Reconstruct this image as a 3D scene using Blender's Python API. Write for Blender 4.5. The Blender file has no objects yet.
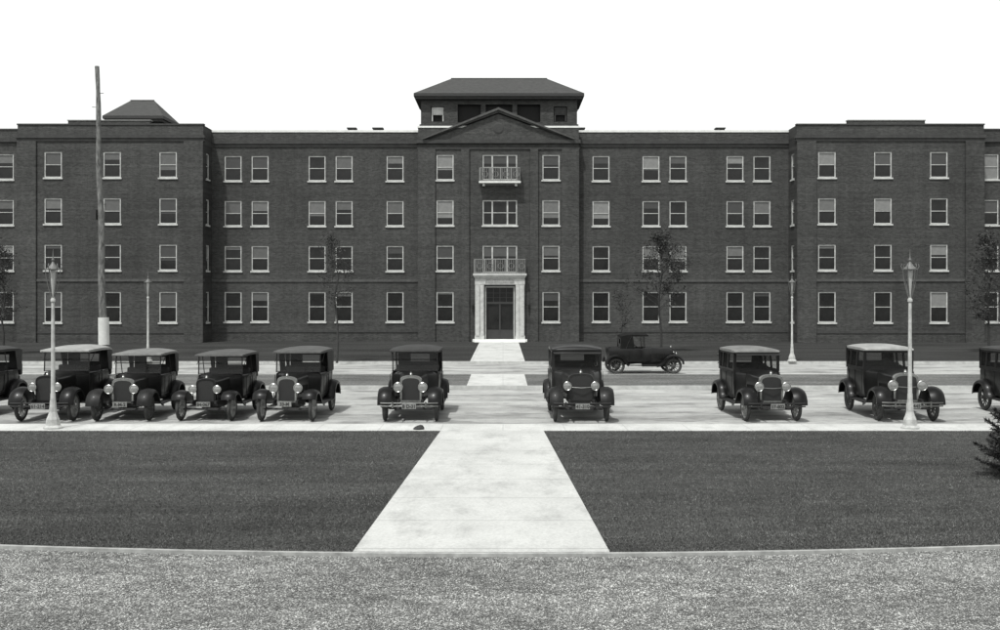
import bpy, math, random
import numpy as np
from mathutils import Vector, Matrix
ZOOM = (1.0, 500, 315)
R = random.Random(7)
scene = bpy.context.scene
COL = scene.collection
CAMH = 3.38
HZ, VX = 295.0, 503.0
def G(px, py, z=0.0):
    D = (CAMH - z) * 1000.0 / (py - HZ)
    return ((px - VX) * D / 1000.0, D)
def T(v):
    return (v * 0.985, v, v * 0.965, 1.0)
# ------------------------------------------------------------ materials
MATS = {}
def mat(name, v, rough=0.7, metal=0.0, var=0.15, scale=4.0, bump=0.0, bscale=60.0, coat=0.0, alpha=1.0, stretch=None, spec=0.5):
    if name in MATS: return MATS[name]
    m = bpy.data.materials.new(name); m.use_nodes = True
    nt = m.node_tree; b = nt.nodes['Principled BSDF']
    b.inputs['Roughness'].default_value = rough
    b.inputs['Metallic'].default_value = metal
    b.inputs['Coat Weight'].default_value = coat
    b.inputs['Coat Roughness'].default_value = 0.12
    b.inputs['Alpha'].default_value = alpha
    b.inputs['Specular IOR Level'].default_value = spec
    tc = nt.nodes.new('ShaderNodeTexCoord')
    src = tc.outputs['Object']
    if stretch:
        mp = nt.nodes.new('ShaderNodeMapping'); mp.inputs['Scale'].default_value = stretch
        nt.links.new(src, mp.inputs['Vector']); src = mp.outputs['Vector']
    n = nt.nodes.new('ShaderNodeTexNoise'); n.inputs['Scale'].default_value = scale
    n.inputs['Detail'].default_value = 6; n.inputs['Roughness'].default_value = 0.65
    nt.links.new(src, n.inputs['Vector'])
    cr = nt.nodes.new('ShaderNodeValToRGB')
    cr.color_ramp.elements[0].position = 0.3; cr.color_ramp.elements[1].position = 0.7
    cr.color_ramp.elements[0].color = T(v * (1 - var)); cr.color_ramp.elements[1].color = T(v * (1 + var))
    nt.links.new(n.outputs['Fac'], cr.inputs['Fac'])
    nt.links.new(cr.outputs['Color'], b.inputs['Base Color'])
    if bump > 0:
        n2 = nt.nodes.new('ShaderNodeTexNoise'); n2.inputs['Scale'].default_value = bscale; n2.inputs['Detail'].default_value = 4
        nt.links.new(tc.outputs['Object'], n2.inputs['Vector'])
        bp = nt.nodes.new('ShaderNodeBump'); bp.inputs['Strength'].default_value = bump; bp.inputs['Distance'].default_value = 0.02
        nt.links.new(n2.outputs['Fac'], bp.inputs['Height']); nt.links.new(bp.outputs['Normal'], b.inputs['Normal'])
    MATS[name] = m
    return m

def nodes_mat(name):
    m = bpy.data.materials.new(name); m.use_nodes = True
    MATS[name] = m
    return m, m.node_tree, m.node_tree.nodes['Principled BSDF']
def noise(nt, vec, scale, detail=5, rough=0.6):
    n = nt.nodes.new('ShaderNodeTexNoise'); n.inputs['Scale'].default_value = scale
    n.inputs['Detail'].default_value = detail; n.inputs['Roughness'].default_value = rough
    nt.links.new(vec, n.inputs['Vector']); return n.outputs['Fac']
def ramp(nt, fac, stops, tint=False):
    C = T if tint else (lambda v: (v, v, v, 1.0))
    cr = nt.nodes.new('ShaderNodeValToRGB'); e = cr.color_ramp.elements
    e[0].position = stops[0][0]; e[0].color = C(stops[0][1])
    e[1].position = stops[-1][0]; e[1].color = C(stops[-1][1])
    for p, c in stops[1:-1]:
        k = e.new(p); k.color = C(c)
    nt.links.new(fac, cr.inputs['Fac']); return cr.outputs['Color']
def mul(nt, a, b, f=1.0):
    m = nt.nodes.new('ShaderNodeMix'); m.data_type = 'RGBA'; m.blend_type = 'MULTIPLY'
    m.inputs[0].default_value = f
    nt.links.new(a, m.inputs[6]); nt.links.new(b, m.inputs[7]); return m.outputs[2]
def mapping(nt, vec, scale, rot=(0,0,0), loc=(0,0,0)):
    mp = nt.nodes.new('ShaderNodeMapping'); mp.inputs['Scale'].default_value = scale
    mp.inputs['Rotation'].default_value = rot; mp.inputs['Location'].default_value = loc
    nt.links.new(vec, mp.inputs['Vector']); return mp.outputs['Vector']
def bump(nt, b, h, strength, dist):
    bp = nt.nodes.new('ShaderNodeBump'); bp.inputs['Strength'].default_value = strength; bp.inputs['Distance'].default_value = dist
    nt.links.new(h, bp.inputs['Height']); nt.links.new(bp.outputs['Normal'], b.inputs['Normal'])

def brick_mat(name, v, rot=(math.pi/2, 0, 0)):
    m, nt, b = nodes_mat(name)
    tc = nt.nodes.new('ShaderNodeTexCoord'); o = tc.outputs['Object']
    br = nt.nodes.new('ShaderNodeTexBrick')
    nt.links.new(mapping(nt, o, (1, 1, 1), rot), br.inputs['Vector'])
    br.inputs['Scale'].default_value = 1.0
    br.inputs['Brick Width'].default_value = 0.22; br.inputs['Row Height'].default_value = 0.075
    br.inputs['Mortar Size'].default_value = 0.008
    br.inputs['Color1'].default_value = T(v * 0.75); br.inputs['Color2'].default_value = T(v * 1.28)
    br.inputs['Mortar'].default_value = T(v * 1.35)
    big = ramp(nt, noise(nt, o, 0.16, 6, 0.6), [(0.3, 0.76), (0.7, 1.16)])
    st = ramp(nt, noise(nt, mapping(nt, o, (0.12, 0.12, 5.0)), 1.0, 4, 0.7), [(0.3, 0.8), (0.7, 1.16)])
    vs = ramp(nt, noise(nt, mapping(nt, o, (1.6, 1.6, 0.1)), 1.0, 5, 0.7), [(0.3, 0.84), (0.7, 1.1)])
    fine = ramp(nt, noise(nt, o, 6.0, 4, 0.9), [(0.32, 0.74), (0.68, 1.24)])
    c = mul(nt, mul(nt, mul(nt, mul(nt, br.outputs['Color'], big), st), vs), fine)
    nt.links.new(c, b.inputs['Base Color']); b.inputs['Roughness'].default_value = 0.9
    b.inputs['Specular IOR Level'].default_value = 0.2
    return m
M_brick = brick_mat('brick', 0.059)
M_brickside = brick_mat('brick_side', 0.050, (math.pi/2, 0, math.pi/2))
M_brickdark = mat('brick_trim', 0.045, 0.9, var=0.3, scale=3)
M_bricklight = mat('brick_band', 0.074, 0.9, var=0.3, scale=3)
M_stone = mat('limestone', 0.70, 0.8, var=0.12, scale=3)
M_stoneb = mat('portal_stone', 0.46, 0.8, var=0.25, scale=4)
M_sill = mat('sill_stone', 0.50, 0.8, var=0.35, scale=1.5)
M_frame = mat('window_paint', 0.46, 0.6, var=0.25, scale=2)
M_pane = mat('window_glass', 0.015, 0.15, var=0.6, scale=0.9, bump=0.08, bscale=2.5, spec=.32)
M_sh = [mat('shade_a', 0.12, 0.5, coat=0.3), mat('shade_b', 0.06, 0.5, coat=0.3), mat('shade_c', 0.19, 0.5, coat=0.3), mat('shade_d', 0.035, 0.5, coat=0.3), mat('shade_e', 0.085, 0.5, coat=0.3)]
M_roof = mat('roof_shingle', 0.045, 0.85, var=0.35, scale=3, stretch=(1, 1, 6), bump=0.4, bscale=12)
M_eave = mat('eave_paint', 0.03, 0.7)
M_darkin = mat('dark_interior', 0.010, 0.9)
M_iron = mat('black_iron', 0.025, 0.5)
M_rail = mat('railing_paint', 0.20, 0.5)
M_doorp = mat('door_paint', 0.03, 0.4)
M_tin = mat('vent_metal', 0.25, 0.5)

def concrete(name, v, joint, ax, w=0.02, streak=None, jd=0.45):
    m, nt, b = nodes_mat(name)
    tc = nt.nodes.new('ShaderNodeTexCoord'); o = tc.outputs['Object']
    a = ramp(nt, noise(nt, o, 0.7, 7, 0.65), [(0.25, v * 0.80), (0.75, v * 1.12)], True)
    f = ramp(nt, noise(nt, o, 25, 5, 0.75), [(0.3, 0.82), (0.7, 1.14)])
    c = mul(nt, a, f)
    if streak:
        s = ramp(nt, noise(nt, mapping(nt, o, streak), 1.0, 6, 0.65), [(0.3, 0.6), (0.6, 1.12)])
        c = mul(nt, c, s)
        s = ramp(nt, noise(nt, mapping(nt, o, (.45, .9, 1)), 1.0, 4, 0.6), [(0.36, 0.6), (0.5, 1.0)])
        c = mul(nt, c, s)
        s = ramp(nt, noise(nt, mapping(nt, o, (2.5, 4, 1)), 1.0, 4, 0.7), [(0.3, 0.7), (0.5, 1.03)])
        c = mul(nt, c, s)
    else:
        s = ramp(nt, noise(nt, mapping(nt, o, (1, .5, 1)), 1.7, 6, 0.7), [(0.32, 0.76), (0.5, 1.0)])
        c = mul(nt, c, s)
    sx = nt.nodes.new('ShaderNodeSeparateXYZ'); nt.links.new(o, sx.inputs[0])
    for axis in ax:
        md = nt.nodes.new('ShaderNodeMath'); md.operation = 'PINGPONG'; md.inputs[1].default_value = joint / 2
        nt.links.new(sx.outputs[axis], md.inputs[0])
        gt = nt.nodes.new('ShaderNodeMath'); gt.operation = 'GREATER_THAN'; gt.inputs[1].default_value = w / 2
        nt.links.new(md.outputs[0], gt.inputs[0])
        mr = ramp(nt, gt.outputs[0], [(0, jd), (1, 1.0)])
        c = mul(nt, c, mr)
    nt.links.new(c, b.inputs['Base Color']); b.inputs['Roughness'].default_value = 0.9
    b.inputs['Specular IOR Level'].default_value = 0.25
    bump(nt, b, noise(nt, o, 40, 4, 0.7), 0.3, 0.01)
    return m
M_path = concrete('path_concrete', 0.49, 1.6, 'Y', 0.03, jd=0.7)
M_walk = concrete('walk_concrete', 0.52, 1.5, 'X', 0.025, jd=0.8)
M_street = concrete('street_paving', 0.385, 9.0, '', 0.06, streak=(0.12, 1.1, 1), jd=0.7)
M_kerb = mat('kerb_concrete', 0.42, 0.9, var=0.25, scale=3)
M_edge = mat('edging_concrete', 0.30, 0.9, var=0.35, scale=5)

def grass_mat(name, v, big=0.5):
    m, nt, b = nodes_mat(name)
    tc = nt.nodes.new('ShaderNodeTexCoord'); o = tc.outputs['Object']
    a = ramp(nt, noise(nt, mapping(nt, o, (0.35, 1.1, 1)), big, 8, 0.7), [(0.3, v * 0.6), (0.7, v * 1.4)], True)
    f = ramp(nt, noise(nt, o, 9, 6, 0.8), [(0.35, 0.55), (0.65, 1.5)])
    nt.links.new(mul(nt, a, f), b.inputs['Base Color']); b.inputs['Roughness'].default_value = 1.0
    b.inputs['Specular IOR Level'].default_value = 0.1
    bump(nt, b, noise(nt, o, 30, 5, 0.8), 0.9, 0.04)
    return m
M_grass = grass_mat('grass_ground', 0.065)
M_farg = grass_mat('grass_far', 0.04, 0.3)
M_med = grass_mat('worn_grass', 0.13, 0.8)
def blade_mat():
    m, nt, b = nodes_mat('grass_blade')
    tc = nt.nodes.new('ShaderNodeTexCoord'); o = tc.outputs['Object']
    a = ramp(nt, noise(nt, mapping(nt, o, (0.12, 1.6, 1)), 0.8, 5, 0.65), [(0.3, 0.07), (0.7, 0.15)], True)
    f = ramp(nt, noise(nt, mapping(nt, o, (1, 1.4, 1)), 0.9, 5, 0.7), [(0.35, 0.75), (0.65, 1.2)])
    g = nt.nodes.new('ShaderNodeNewGeometry')
    h = ramp(nt, g.outputs['Random Per Island'], [(0, .6), (.8, 1.1), (1, 1.9)])
    nt.links.new(mul(nt, mul(nt, a, f), h), b.inputs['Base Color']); b.inputs['Roughness'].default_value = .85
    b.inputs['Specular IOR Level'].default_value = .2
    return m
M_blade = blade_mat()

def gravel_mat(name, v, island=False):
    m, nt, b = nodes_mat(name)
    tc = nt.nodes.new('ShaderNodeTexCoord'); o = tc.outputs['Object']
    if island:
        g = nt.nodes.new('ShaderNodeNewGeometry')
        c = ramp(nt, g.outputs['Random Per Island'], [(0, v * 0.35), (0.5, v), (1, v * 1.85)], True)
    else:
        vo = nt.nodes.new('ShaderNodeTexVoronoi'); vo.inputs['Scale'].default_value = 55
        nt.links.new(o, vo.inputs['Vector'])
        bw = nt.nodes.new('ShaderNodeRGBToBW'); nt.links.new(vo.outputs['Color'], bw.inputs[0])
        c = ramp(nt, bw.outputs[0], [(0.1, v * 0.5), (0.5, v), (0.9, v * 1.7)], True)
        bump(nt, b, vo.outputs['Distance'], 1.0, -0.02)
    big = ramp(nt, noise(nt, mapping(nt, o, (0.5, 1.2, 1)), 0.6, 6, 0.65), [(0.3, 0.74), (0.7, 1.18)])
    sm = ramp(nt, noise(nt, mapping(nt, o, (1, 1.8, 1)), 5, 4, 0.7), [(0.35, 0.66), (0.65, 1.22)])
    nt.links.new(mul(nt, mul(nt, c, big), sm), b.inputs['Base Color']); b.inputs['Roughness'].default_value = 0.95
    b.inputs['Specular IOR Level'].default_value = 0.2
    return m
M_grav = gravel_mat('gravel_bed', 0.17)
M_peb = gravel_mat('pebbles', 0.26, True)

# ------------------------------------------------------------ mesh builder
class MB:
    def __init__(s): s.v = []; s.f = []; s.m = []; s.mi = 0
    def add(s, vs, fs):
        o = len(s.v); s.v += [tuple(p) for p in vs]
        for f in fs: s.f.append([i + o for i in f]); s.m.append(s.mi)
        return s
    def box(s, x0, x1, y0, y1, z0, z1):
        return s.add([(x0,y0,z0),(x1,y0,z0),(x1,y1,z0),(x0,y1,z0),(x0,y0,z1),(x1,y0,z1),(x1,y1,z1),(x0,y1,z1)],
              [(0,3,2,1),(4,5,6,7),(0,1,5,4),(1,2,6,5),(2,3,7,6),(3,0,4,7)])
    def quad(s, *p): return s.add(p, [tuple(range(len(p)))])
    def prism(s, pts, z0, z1):
        n = len(pts)
        return s.add([(x,y,z0) for x,y in pts] + [(x,y,z1) for x,y in pts],
            [tuple(range(n, 2*n)), tuple(range(n-1,-1,-1))] + [(i, (i+1)%n, n+(i+1)%n, n+i) for i in range(n)])
    def loft(s, secs, cap=True, closed=True):
        n = len(secs[0]); vs = [p for q in secs for p in q]; fs = []
        for k in range(len(secs) - 1):
            for i in range(n if closed else n - 1):
                j = (i + 1) % n
                fs.append((k*n+i, k*n+j, (k+1)*n+j, (k+1)*n+i))
        if cap and closed:
            fs.append(tuple(range(n-1,-1,-1))); fs.append(tuple((len(secs)-1)*n+i for i in range(n)))
        return s.add(vs, fs)
    def tube(s, pts, rs, n=10, cap=True):
        pts = [Vector(p) for p in pts]
        if not isinstance(rs, (list, tuple)): rs = [rs] * len(pts)
        secs = []; prev = None
        for i, p in enumerate(pts):
            d = (pts[min(i+1, len(pts)-1)] - pts[max(i-1, 0)]).normalized()
            if prev is None:
                u = d.cross(Vector((0.13, 0.27, 0.95)) if abs(d.z) < 0.9 else Vector((1, 0.1, 0))).normalized()
            else: u = (prev - d * prev.dot(d)).normalized()
            w = d.cross(u); prev = u
            secs.append([tuple(p + (u*math.cos(2*math.pi*k/n) + w*math.sin(2*math.pi*k/n)) * rs[i]) for k in range(n)])
        return s.loft(secs, cap)
    def lathe(s, prof, n=16, mp=None, cap=True, ring=False):
        mp = mp or (lambda x, y, z: (x, y, z))
        secs = [[mp(r*math.cos(2*math.pi*k/n), r*math.sin(2*math.pi*k/n), z) for k in range(n)] for r, z in prof]
        if ring: secs.append(secs[0]); return s.loft(secs, False)
        return s.loft(secs, cap)
    def wall(s, mp, u0, u1, z0, z1, ops, depth=0.15):
        us = sorted(set([u0, u1] + [a for o in ops for a in o[:2]])); zs = sorted(set([z0, z1] + [a for o in ops for a in o[2:4]]))
        for i in range(len(us)-1):
            for j in range(len(zs)-1):
                cu = (us[i]+us[i+1])/2; cz = (zs[j]+zs[j+1])/2
                if any(o[0] < cu < o[1] and o[2] < cz < o[3] for o in ops): continue
                s.quad(mp(us[i],0,zs[j]), mp(us[i+1],0,zs[j]), mp(us[i+1],0,zs[j+1]), mp(us[i],0,zs[j+1]))
        for a, b, c, d in ops:
            for (p, q) in (((a,c),(b,c)), ((b,c),(b,d)), ((b,d),(a,d)), ((a,d),(a,c))):
                s.quad(mp(p[0],0,p[1]), mp(q[0],0,q[1]), mp(q[0],depth,q[1]), mp(p[0],depth,p[1]))
        return s
    def mesh(s, name, mats, smooth=False, ang=35, off=None, recalc=True):
        v = s.v if off is None else [(a+off[0], b+off[1], c+off[2]) for a, b, c in s.v]
        me = bpy.data.meshes.new(name); me.from_pydata(v, [], s.f)
        for m in (mats if isinstance(mats, (list, tuple)) else [mats]): me.materials.append(m)
        me.polygons.foreach_set('material_index', s.m)
        if recalc:
            import bmesh
            bm = bmesh.new(); bm.from_mesh(me); bmesh.ops.recalc_face_normals(bm, faces=bm.faces); bm.to_mesh(me); bm.free()
        if smooth:
            me.polygons.foreach_set('use_smooth', [True]*len(me.polygons)); me.set_sharp_from_angle(angle=math.radians(ang))
        me.update(); return me
    def obj(s, name, mats, parent=None, loc=None, bevel=0, **k):
        return mkobj(name, s.mesh(name, mats, **k), parent, loc, bevel)
def mkobj(name, me, parent=None, loc=None, bevel=0):
    o = bpy.data.objects.new(name, me); COL.objects.link(o)
    if parent: o.parent = parent
    if loc: o.location = loc
    if bevel:
        b = o.modifiers.new('bevel', 'BEVEL'); b.width = bevel; b.segments = 2; b.limit_method = 'ANGLE'
    return o
def empty(name, loc, label, cat, group=None, rot=0):
    e = bpy.data.objects.new(name, None); COL.objects.link(e); e.location = loc; e.rotation_euler[2] = rot
    e.empty_display_size = 0.3
    e['label'] = label; e['category'] = cat
    if group: e['group'] = group
    return e
def tag(o, label, cat, kind=None, group=None):
    o['label'] = label; o['category'] = cat
    if kind: o['kind'] = kind
    if group: o['group'] = group
    return o
def npmesh(name, V, F, m):
    me = bpy.data.meshes.new(name); nf, k = F.shape
    me.vertices.add(len(V)); me.vertices.foreach_set('co', V.astype(np.float32).ravel())
    me.loops.add(nf*k); me.loops.foreach_set('vertex_index', F.astype(np.int32).ravel())
    me.polygons.add(nf); me.polygons.foreach_set('loop_start', np.arange(0, nf*k, k, dtype=np.int32))
    me.polygons.foreach_set('loop_total', np.full(nf, k, dtype=np.int32))
    me.materials.append(m); me.update(calc_edges=True); return me

# ------------------------------------------------------------ ground & streets
ZL = 0.12
tag(MB().quad((-3000,-500,-0.02),(3000,-500,-0.02),(3000,4000,-0.02),(-3000,4000,-0.02)).obj('ground', M_farg, recalc=False),
    'flat dark grassy ground reaching the horizon', 'ground', 'structure')
Y0 = G(0, 553, ZL)[1]; Yw0 = G(0, 431, ZL)[1]; Yw1 = G(0, 424.5, ZL)[1]
def arc(x):
    x = max(-20, min(20, x)); return Y0 + x*x/(2*52.0)
pL0 = -1.90; pR0 = 1.35; pL1 = -1.49; pR1 = 0.97
left = [(-80, arc(-20))] + [(x, arc(x)) for x in [-20+i*0.5 for i in range(0, 37)] if x < pL0] + [(pL0, arc(pL0))]
right = [(pR0, arc(pR0))] + [(x, arc(x)) for x in [1.5+i*0.5 for i in range(0, 38)]] + [(80, arc(20))]
tag(MB().prism(left + [(pL1, Yw0), (-80, Yw0)], -0.01, ZL).obj('lawn', M_grass), 'mown dark lawn beside the concrete path', 'lawn', 'structure')
tag(MB().prism(right + [(80, Yw0), (pR1, Yw0)], -0.01, ZL).obj('lawn', M_grass), 'mown dark lawn beside the concrete path', 'lawn', 'structure')
pc = [(pL0, arc(pL0)), (-1.2, arc(1.2)), (-0.28, arc(0.3)), (0.6, arc(0.6)), (pR0, arc(pR0))]
tag(MB().prism(pc + [(pR1, Yw0), (pL1, Yw0)], -0.01, ZL+0.015).obj('path', M_path), 'pale concrete garden path with slab joints', 'path', 'structure')
tag(MB().box(-80, 80, Yw0, Yw1, -0.01, ZL+0.012).obj('sidewalk', M_walk), 'pale concrete sidewalk running along the parked cars', 'sidewalk', 'structure')
tag(MB().box(-80, 80, Yw1+0.003, Yw1+0.15, -0.01, ZL).obj('kerb', M_kerb), 'concrete kerb at the street edge', 'kerb', 'structure')
# curved lawn edging
xs = [-20 + 0.5*i for i in range(81)]
inn = [(x, arc(x)-0.004) for x in xs]; out = [(x, arc(x)-0.07) for x in reversed(xs)]
tag(MB().prism(inn + out, -0.01, 0.128).obj('kerb', M_edge), 'low curved concrete edging between lawn and gravel drive', 'kerb', 'structure')
tag(MB().prism([(-80, -30), (80, -30), (80, arc(20)-0.14)] + [(x, arc(x)-0.073) for x in reversed(xs)] + [(-80, arc(20)-0.14)], -0.01, 0.085).obj('gravel_drive', M_grav),
    'pale speckled gravel drive bordering the lawn', 'gravel drive', 'structure')
Ym0 = G(0, 389)[1]; Ym1 = G(0, 377)[1]; Yf = G(0, 364)[1]
tag(MB().box(-150, 150, Yw1+0.153, Ym0-0.12, -0.01, 0.0).obj('street', M_street), 'light concrete street with worn tyre marks', 'street', 'structure')
tag(MB().box(-150, 150, Ym0-0.117, Ym0, -0.01, 0.125).obj('kerb', M_kerb), 'concrete kerb of the grass strip between streets', 'kerb', 'structure')
xa, xb = G(469, 383)[0], G(526, 383)[0]
tag(MB().box(-150, xa, Ym0+0.003, Ym1-0.12, -0.01, ZL).obj('grass_strip', M_med), 'worn grass strip between two carriageways', 'grass strip', 'structure')
tag(MB().box(xb, 150, Ym0+0.003, Ym1-0.12, -0.01, ZL).obj('grass_strip', M_med), 'worn grass strip between two carriageways', 'grass strip', 'structure')
tag(MB().box(xa+.003, xb-.003, Ym0+0.003, Ym1-0.12, -0.01, ZL+.01).obj('path', M_walk), 'short concrete crossing path on the grass strip', 'path', 'structure')
tag(MB().box(-150, 150, Ym1-0.117, Ym1, -0.01, 0.125).obj('kerb', M_kerb), 'concrete kerb of the grass strip between streets', 'kerb', 'structure')
tag(MB().box(-150, 150, Ym1+.003, Yf, -0.01, 0.0).obj('street', M_street), 'narrow light street before the brick building', 'street', 'structure')
tag(MB().box(-150, 150, Yf+.003, Yf+0.15, -0.01, 0.125).obj('kerb', M_kerb), 'concrete kerb at the building lawn', 'kerb', 'structure')
fa, fb = -1.62, 1.08
tag(MB().box(-150, fa, Yf+.153, 90, -0.01, ZL).obj('lawn', M_farg), 'dark lawn below the brick building', 'lawn', 'structure')
tag(MB().box(fb, 150, Yf+.153, 90, -0.01, ZL).obj('lawn', M_farg), 'dark lawn below the brick building', 'lawn', 'structure')
tag(MB().box(fa+.003, fb-.003, Yf+.153, 69.0, -0.01, ZL+.01).obj('path', M_walk), 'pale concrete path leading to the portal', 'path', 'structure')
# small dark stone lying by the sidewalk
X, Y = G(418, 431, ZL)
prof = [(.01,-.02),(.12,0),(.14,.04),(.10,.09),(.05,.11),(.01,.115)]
m = MB().lathe(prof, 10, lambda x, y, z: (x*(1+.2*math.sin(7*y)), y*.8, z*(1+.3*math.sin(9*x))))
tag(m.obj('stone', mat('dark_stone', .03, .9, var=.4, scale=12), None, (X, Y+.2, ZL), smooth=True), 'small dark stone lying beside the sidewalk', 'stone')

# grass blades on the near lawns
rs = np.random.RandomState(3)
def blades(n):
    y = Y0 + 0.0 + (Yw0 - Y0) * rs.rand(n)**1.35
    x = (rs.rand(n) * 2 - 1) * (y * 0.56 + 1.2)
    t = (y - Y0) / (Yw0 - Y0)
    pl = pL0 + (pL1-pL0)*t; pr = pR0 + (pR1-pR0)*t
    k = ((x < pl + 0.02) | (x > pr - 0.02)) & (y > Y0 + x*x/104.0 + 0.0)
    return x[k], y[k]
x, y = blades(560000); n = len(x)
h = 0.008 + 0.017*rs.rand(n); w = 0.0035 + 0.0045*rs.rand(n); a = rs.rand(n)*6.283
lx = (rs.rand(n)-.5)*0.05; ly = (rs.rand(n)-.5)*0.05
V = np.empty((n,3,3)); V[:,0,0] = x-w*np.cos(a); V[:,0,1] = y-w*np.sin(a); V[:,0,2] = ZL-.004
V[:,1,0] = x+w*np.cos(a); V[:,1,1] = y+w*np.sin(a); V[:,1,2] = ZL-.004
V[:,2,0] = x+lx; V[:,2,1] = y+ly; V[:,2,2] = ZL+h
tag(mkobj('grass', npmesh('grass', V.reshape(-1,3), np.arange(3*n).reshape(-1,3), M_blade)), 'short dark mown grass blades on the lawn', 'grass', 'stuff')
# gravel pebbles
n = 240000
y = 9.0 + (arc(7.5) + 0.3 - 9.0)*rs.rand(n); x = (rs.rand(n)*2-1)*8.2
k = y < Y0 + x*x/104.0 - 0.09; x = x[k]; y = y[k]; n = len(x)
r = 0.0055 + 0.0085*rs.rand(n)**2.5
base = np.array([[1,0,0],[0,1,0],[-1,0,0],[0,-1,0],[0,0,.7],[0,0,-.5]])
V = base[None]*r[:,None,None]*(0.7+0.6*rs.rand(n,6,3)); ang = rs.rand(n)*6.28
cx, sx = np.cos(ang)[:,None], np.sin(ang)[:,None]
vx = V[:,:,0]*cx - V[:,:,1]*sx; vy = V[:,:,0]*sx + V[:,:,1]*cx
V[:,:,0] = vx + x[:,None]; V[:,:,1] = vy + y[:,None]; V[:,:,2] += 0.086 + (r*0.3)[:,None]
F = np.array([[0,1,4],[1,2,4],[2,3,4],[3,0,4]])
F = (F[None] + 6*np.arange(n)[:,None,None]).reshape(-1,3)
tag(mkobj('gravel', npmesh('gravel', V.reshape(-1,3), F, M_peb)), 'loose light and dark pebbles on the drive', 'gravel', 'stuff')

# ------------------------------------------------------------ building
BC = -0.21
B = empty('brick_building', (BC, 70.4, ZL), 'long four-storey dark brick building with stone portal and hipped penthouse', 'building')
def P(mb, name, mats, bevel=0, **k):
    return mb.obj(name, mats, B, off=(-BC, -70.4, -ZL), bevel=bevel, **k)
YM, YW, YO, YB = 70.4, 68.4, 69.5, 69.8
rows = [(11.41, 13.17), (8.24, 10.0), (5.07, 6.83), (1.50, 3.60)]
FR = {}
def window(X, Y, z0, z1, w, rot=0, triple=False, shade=None, row=0):
    h = z1 - z0; key = (round(w,2), round(h,2), triple)
    if key not in FR:
        a = w/2 - .002; m = MB()
        m.box(-a, -a+.072, .03, .12, .0, h-.002); m.box(a-.072, a, .03, .12, .0, h-.002)
        m.box(-a+.073, a-.073, .032, .12, h-.08, h-.002); m.box(-a+.073, a-.073, .032, .12, .0, .07)
        m.box(-a+.073, a-.073, .045, .11, h*.5-.02, h*.5+.025)
        if triple:
            for q in (-w*.22, w*.22): m.box(q-.05, q+.05, .045, .115, .071, h*.5-.021); m.box(q-.05, q+.05, .045, .115, h*.5+.026, h-.081)
        g = MB(); g.quad((-a+.03,.09,.03), (a-.03,.09,.03), (a-.03,.09,h-.03), (-a+.03,.09,h-.03))
        s = MB(); s.box(-w/2-.07, w/2+.07, -.07, .028, -.11, -.004)
        FR[key] = (m.mesh('window', M_frame), g.mesh('window_glass', M_pane), s.mesh('sill', M_sill))
    f, g, s = FR[key]
    o = mkobj('window', f, B, (X-BC, Y-70.4, z0-ZL)); o.rotation_euler[2] = rot
    mkobj('window_glass', g, o); mkobj('sill', s, o)
    p = R.random()
    if p < (0.88, .82, .72, .5)[row]:
        fr = R.choice([.5, .5, .47, .4, .35, .3, .6, .7, .95, .56]) if row < 2 else R.choice([.5, .3, .25, .4, .15, .62, .08])
        a = w/2 - .078
        t = MB(); t.quad((-a,.084,h*(1-fr)), (a,.084,h*(1-fr)), (a,.084,h-.08), (-a,.084,h-.08))
        t.obj('window_shade', R.choice(M_sh), o, recalc=False)
    return o
def cols(pxs, Y): return [(p - VX)*Y/1000 for p in pxs]
def front(x0, x1, Y, ztop, centers, w, extra=[], depth=.16):
    ops = [(c-w/2, c+w/2, a, b) for c in centers for a, b in rows] + extra
    m = MB().wall(lambda u, d, z: (u, Y+d, z), x0, x1, 0.0, ztop, ops, depth)
    P(m, 'wall', M_brick, recalc=False)
    for c in centers:
        for i, (a, b) in enumerate(rows): window(c, Y, a, b, w, row=i)
BL, BR = -5.93, 5.30          # central bay
WLo, WLi = -33.2, -20.5; WRi, WRo = 20.1, 32.9
ZM, ZW, ZB = 14.83, 15.0, 15.05
front(WLi, BL, YM, ZM, cols([233, 260, 317, 344, 395], YM), 1.2)
front(BR, WRi, YM, ZM, cols([601, 651, 678, 735, 762], YM), 1.2)
cw = [(-1.42, 0.98, *rows[0]), (-1.42, 0.98, *rows[1]), (-1.42, 0.98, 4.95, 6.83), (-1.27, 0.83, 0.3, 4.0)]
front(BL, BR, YB, ZB, cols([445, 551], YB), 1.2, cw)
for i, q in enumerate(cw[:3]): window((q[0]+q[1])/2, YB, q[2], q[3], 2.4, triple=True, row=i)
front(WLo, WLi, YW, ZW, cols([53, 112, 168], YW), 1.2)
front(WRi, WRo, YW, ZW, cols([827, 883, 939], YW), 1.2)
front(-44, WLo, YO, ZM, cols([-42, 5], YO), 1.2)
front(WRo, 44, YO, ZM, cols([990, 1040], YO), 1.2)
# returns
def ret(X, y0, y1, ztop, win=False, sgn=1):
    ops = [((y0+y1)/2-.35, (y0+y1)/2+.35, a, b) for a, b in rows] if win else []
    m = MB().wall(lambda u, d, z: (X - sgn*d, u, z), y0, y1, 0, ztop, ops, .14)
    P(m, 'wall', M_brickside, recalc=False)
    if win:
        for i, (a, b) in enumerate(rows): window(X, (y0+y1)/2, a, b, .7, rot=math.pi/2*sgn, row=i)
ret(WLi, YW, YM, ZW, True, 1); ret(WRi, YW, YM, ZW, True, -1)
ret(WLo, YW, YO, ZW); ret(WRo, YW, YO, ZW)
ret(BL, YB, YM, ZB); ret(BR, YB, YM, ZB)
ret(-44, YO, 84, ZM); ret(44, YO, 84, ZM)
P(MB().quad((-44,84,0),(44,84,0),(44,84,ZM),(-44,84,ZM)), 'wall', M_brick)
P(MB().box(-43.9, 43.9, 70.9, 83.9, 14.3, 14.45), 'flat_roof', M_brickdark)
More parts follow.
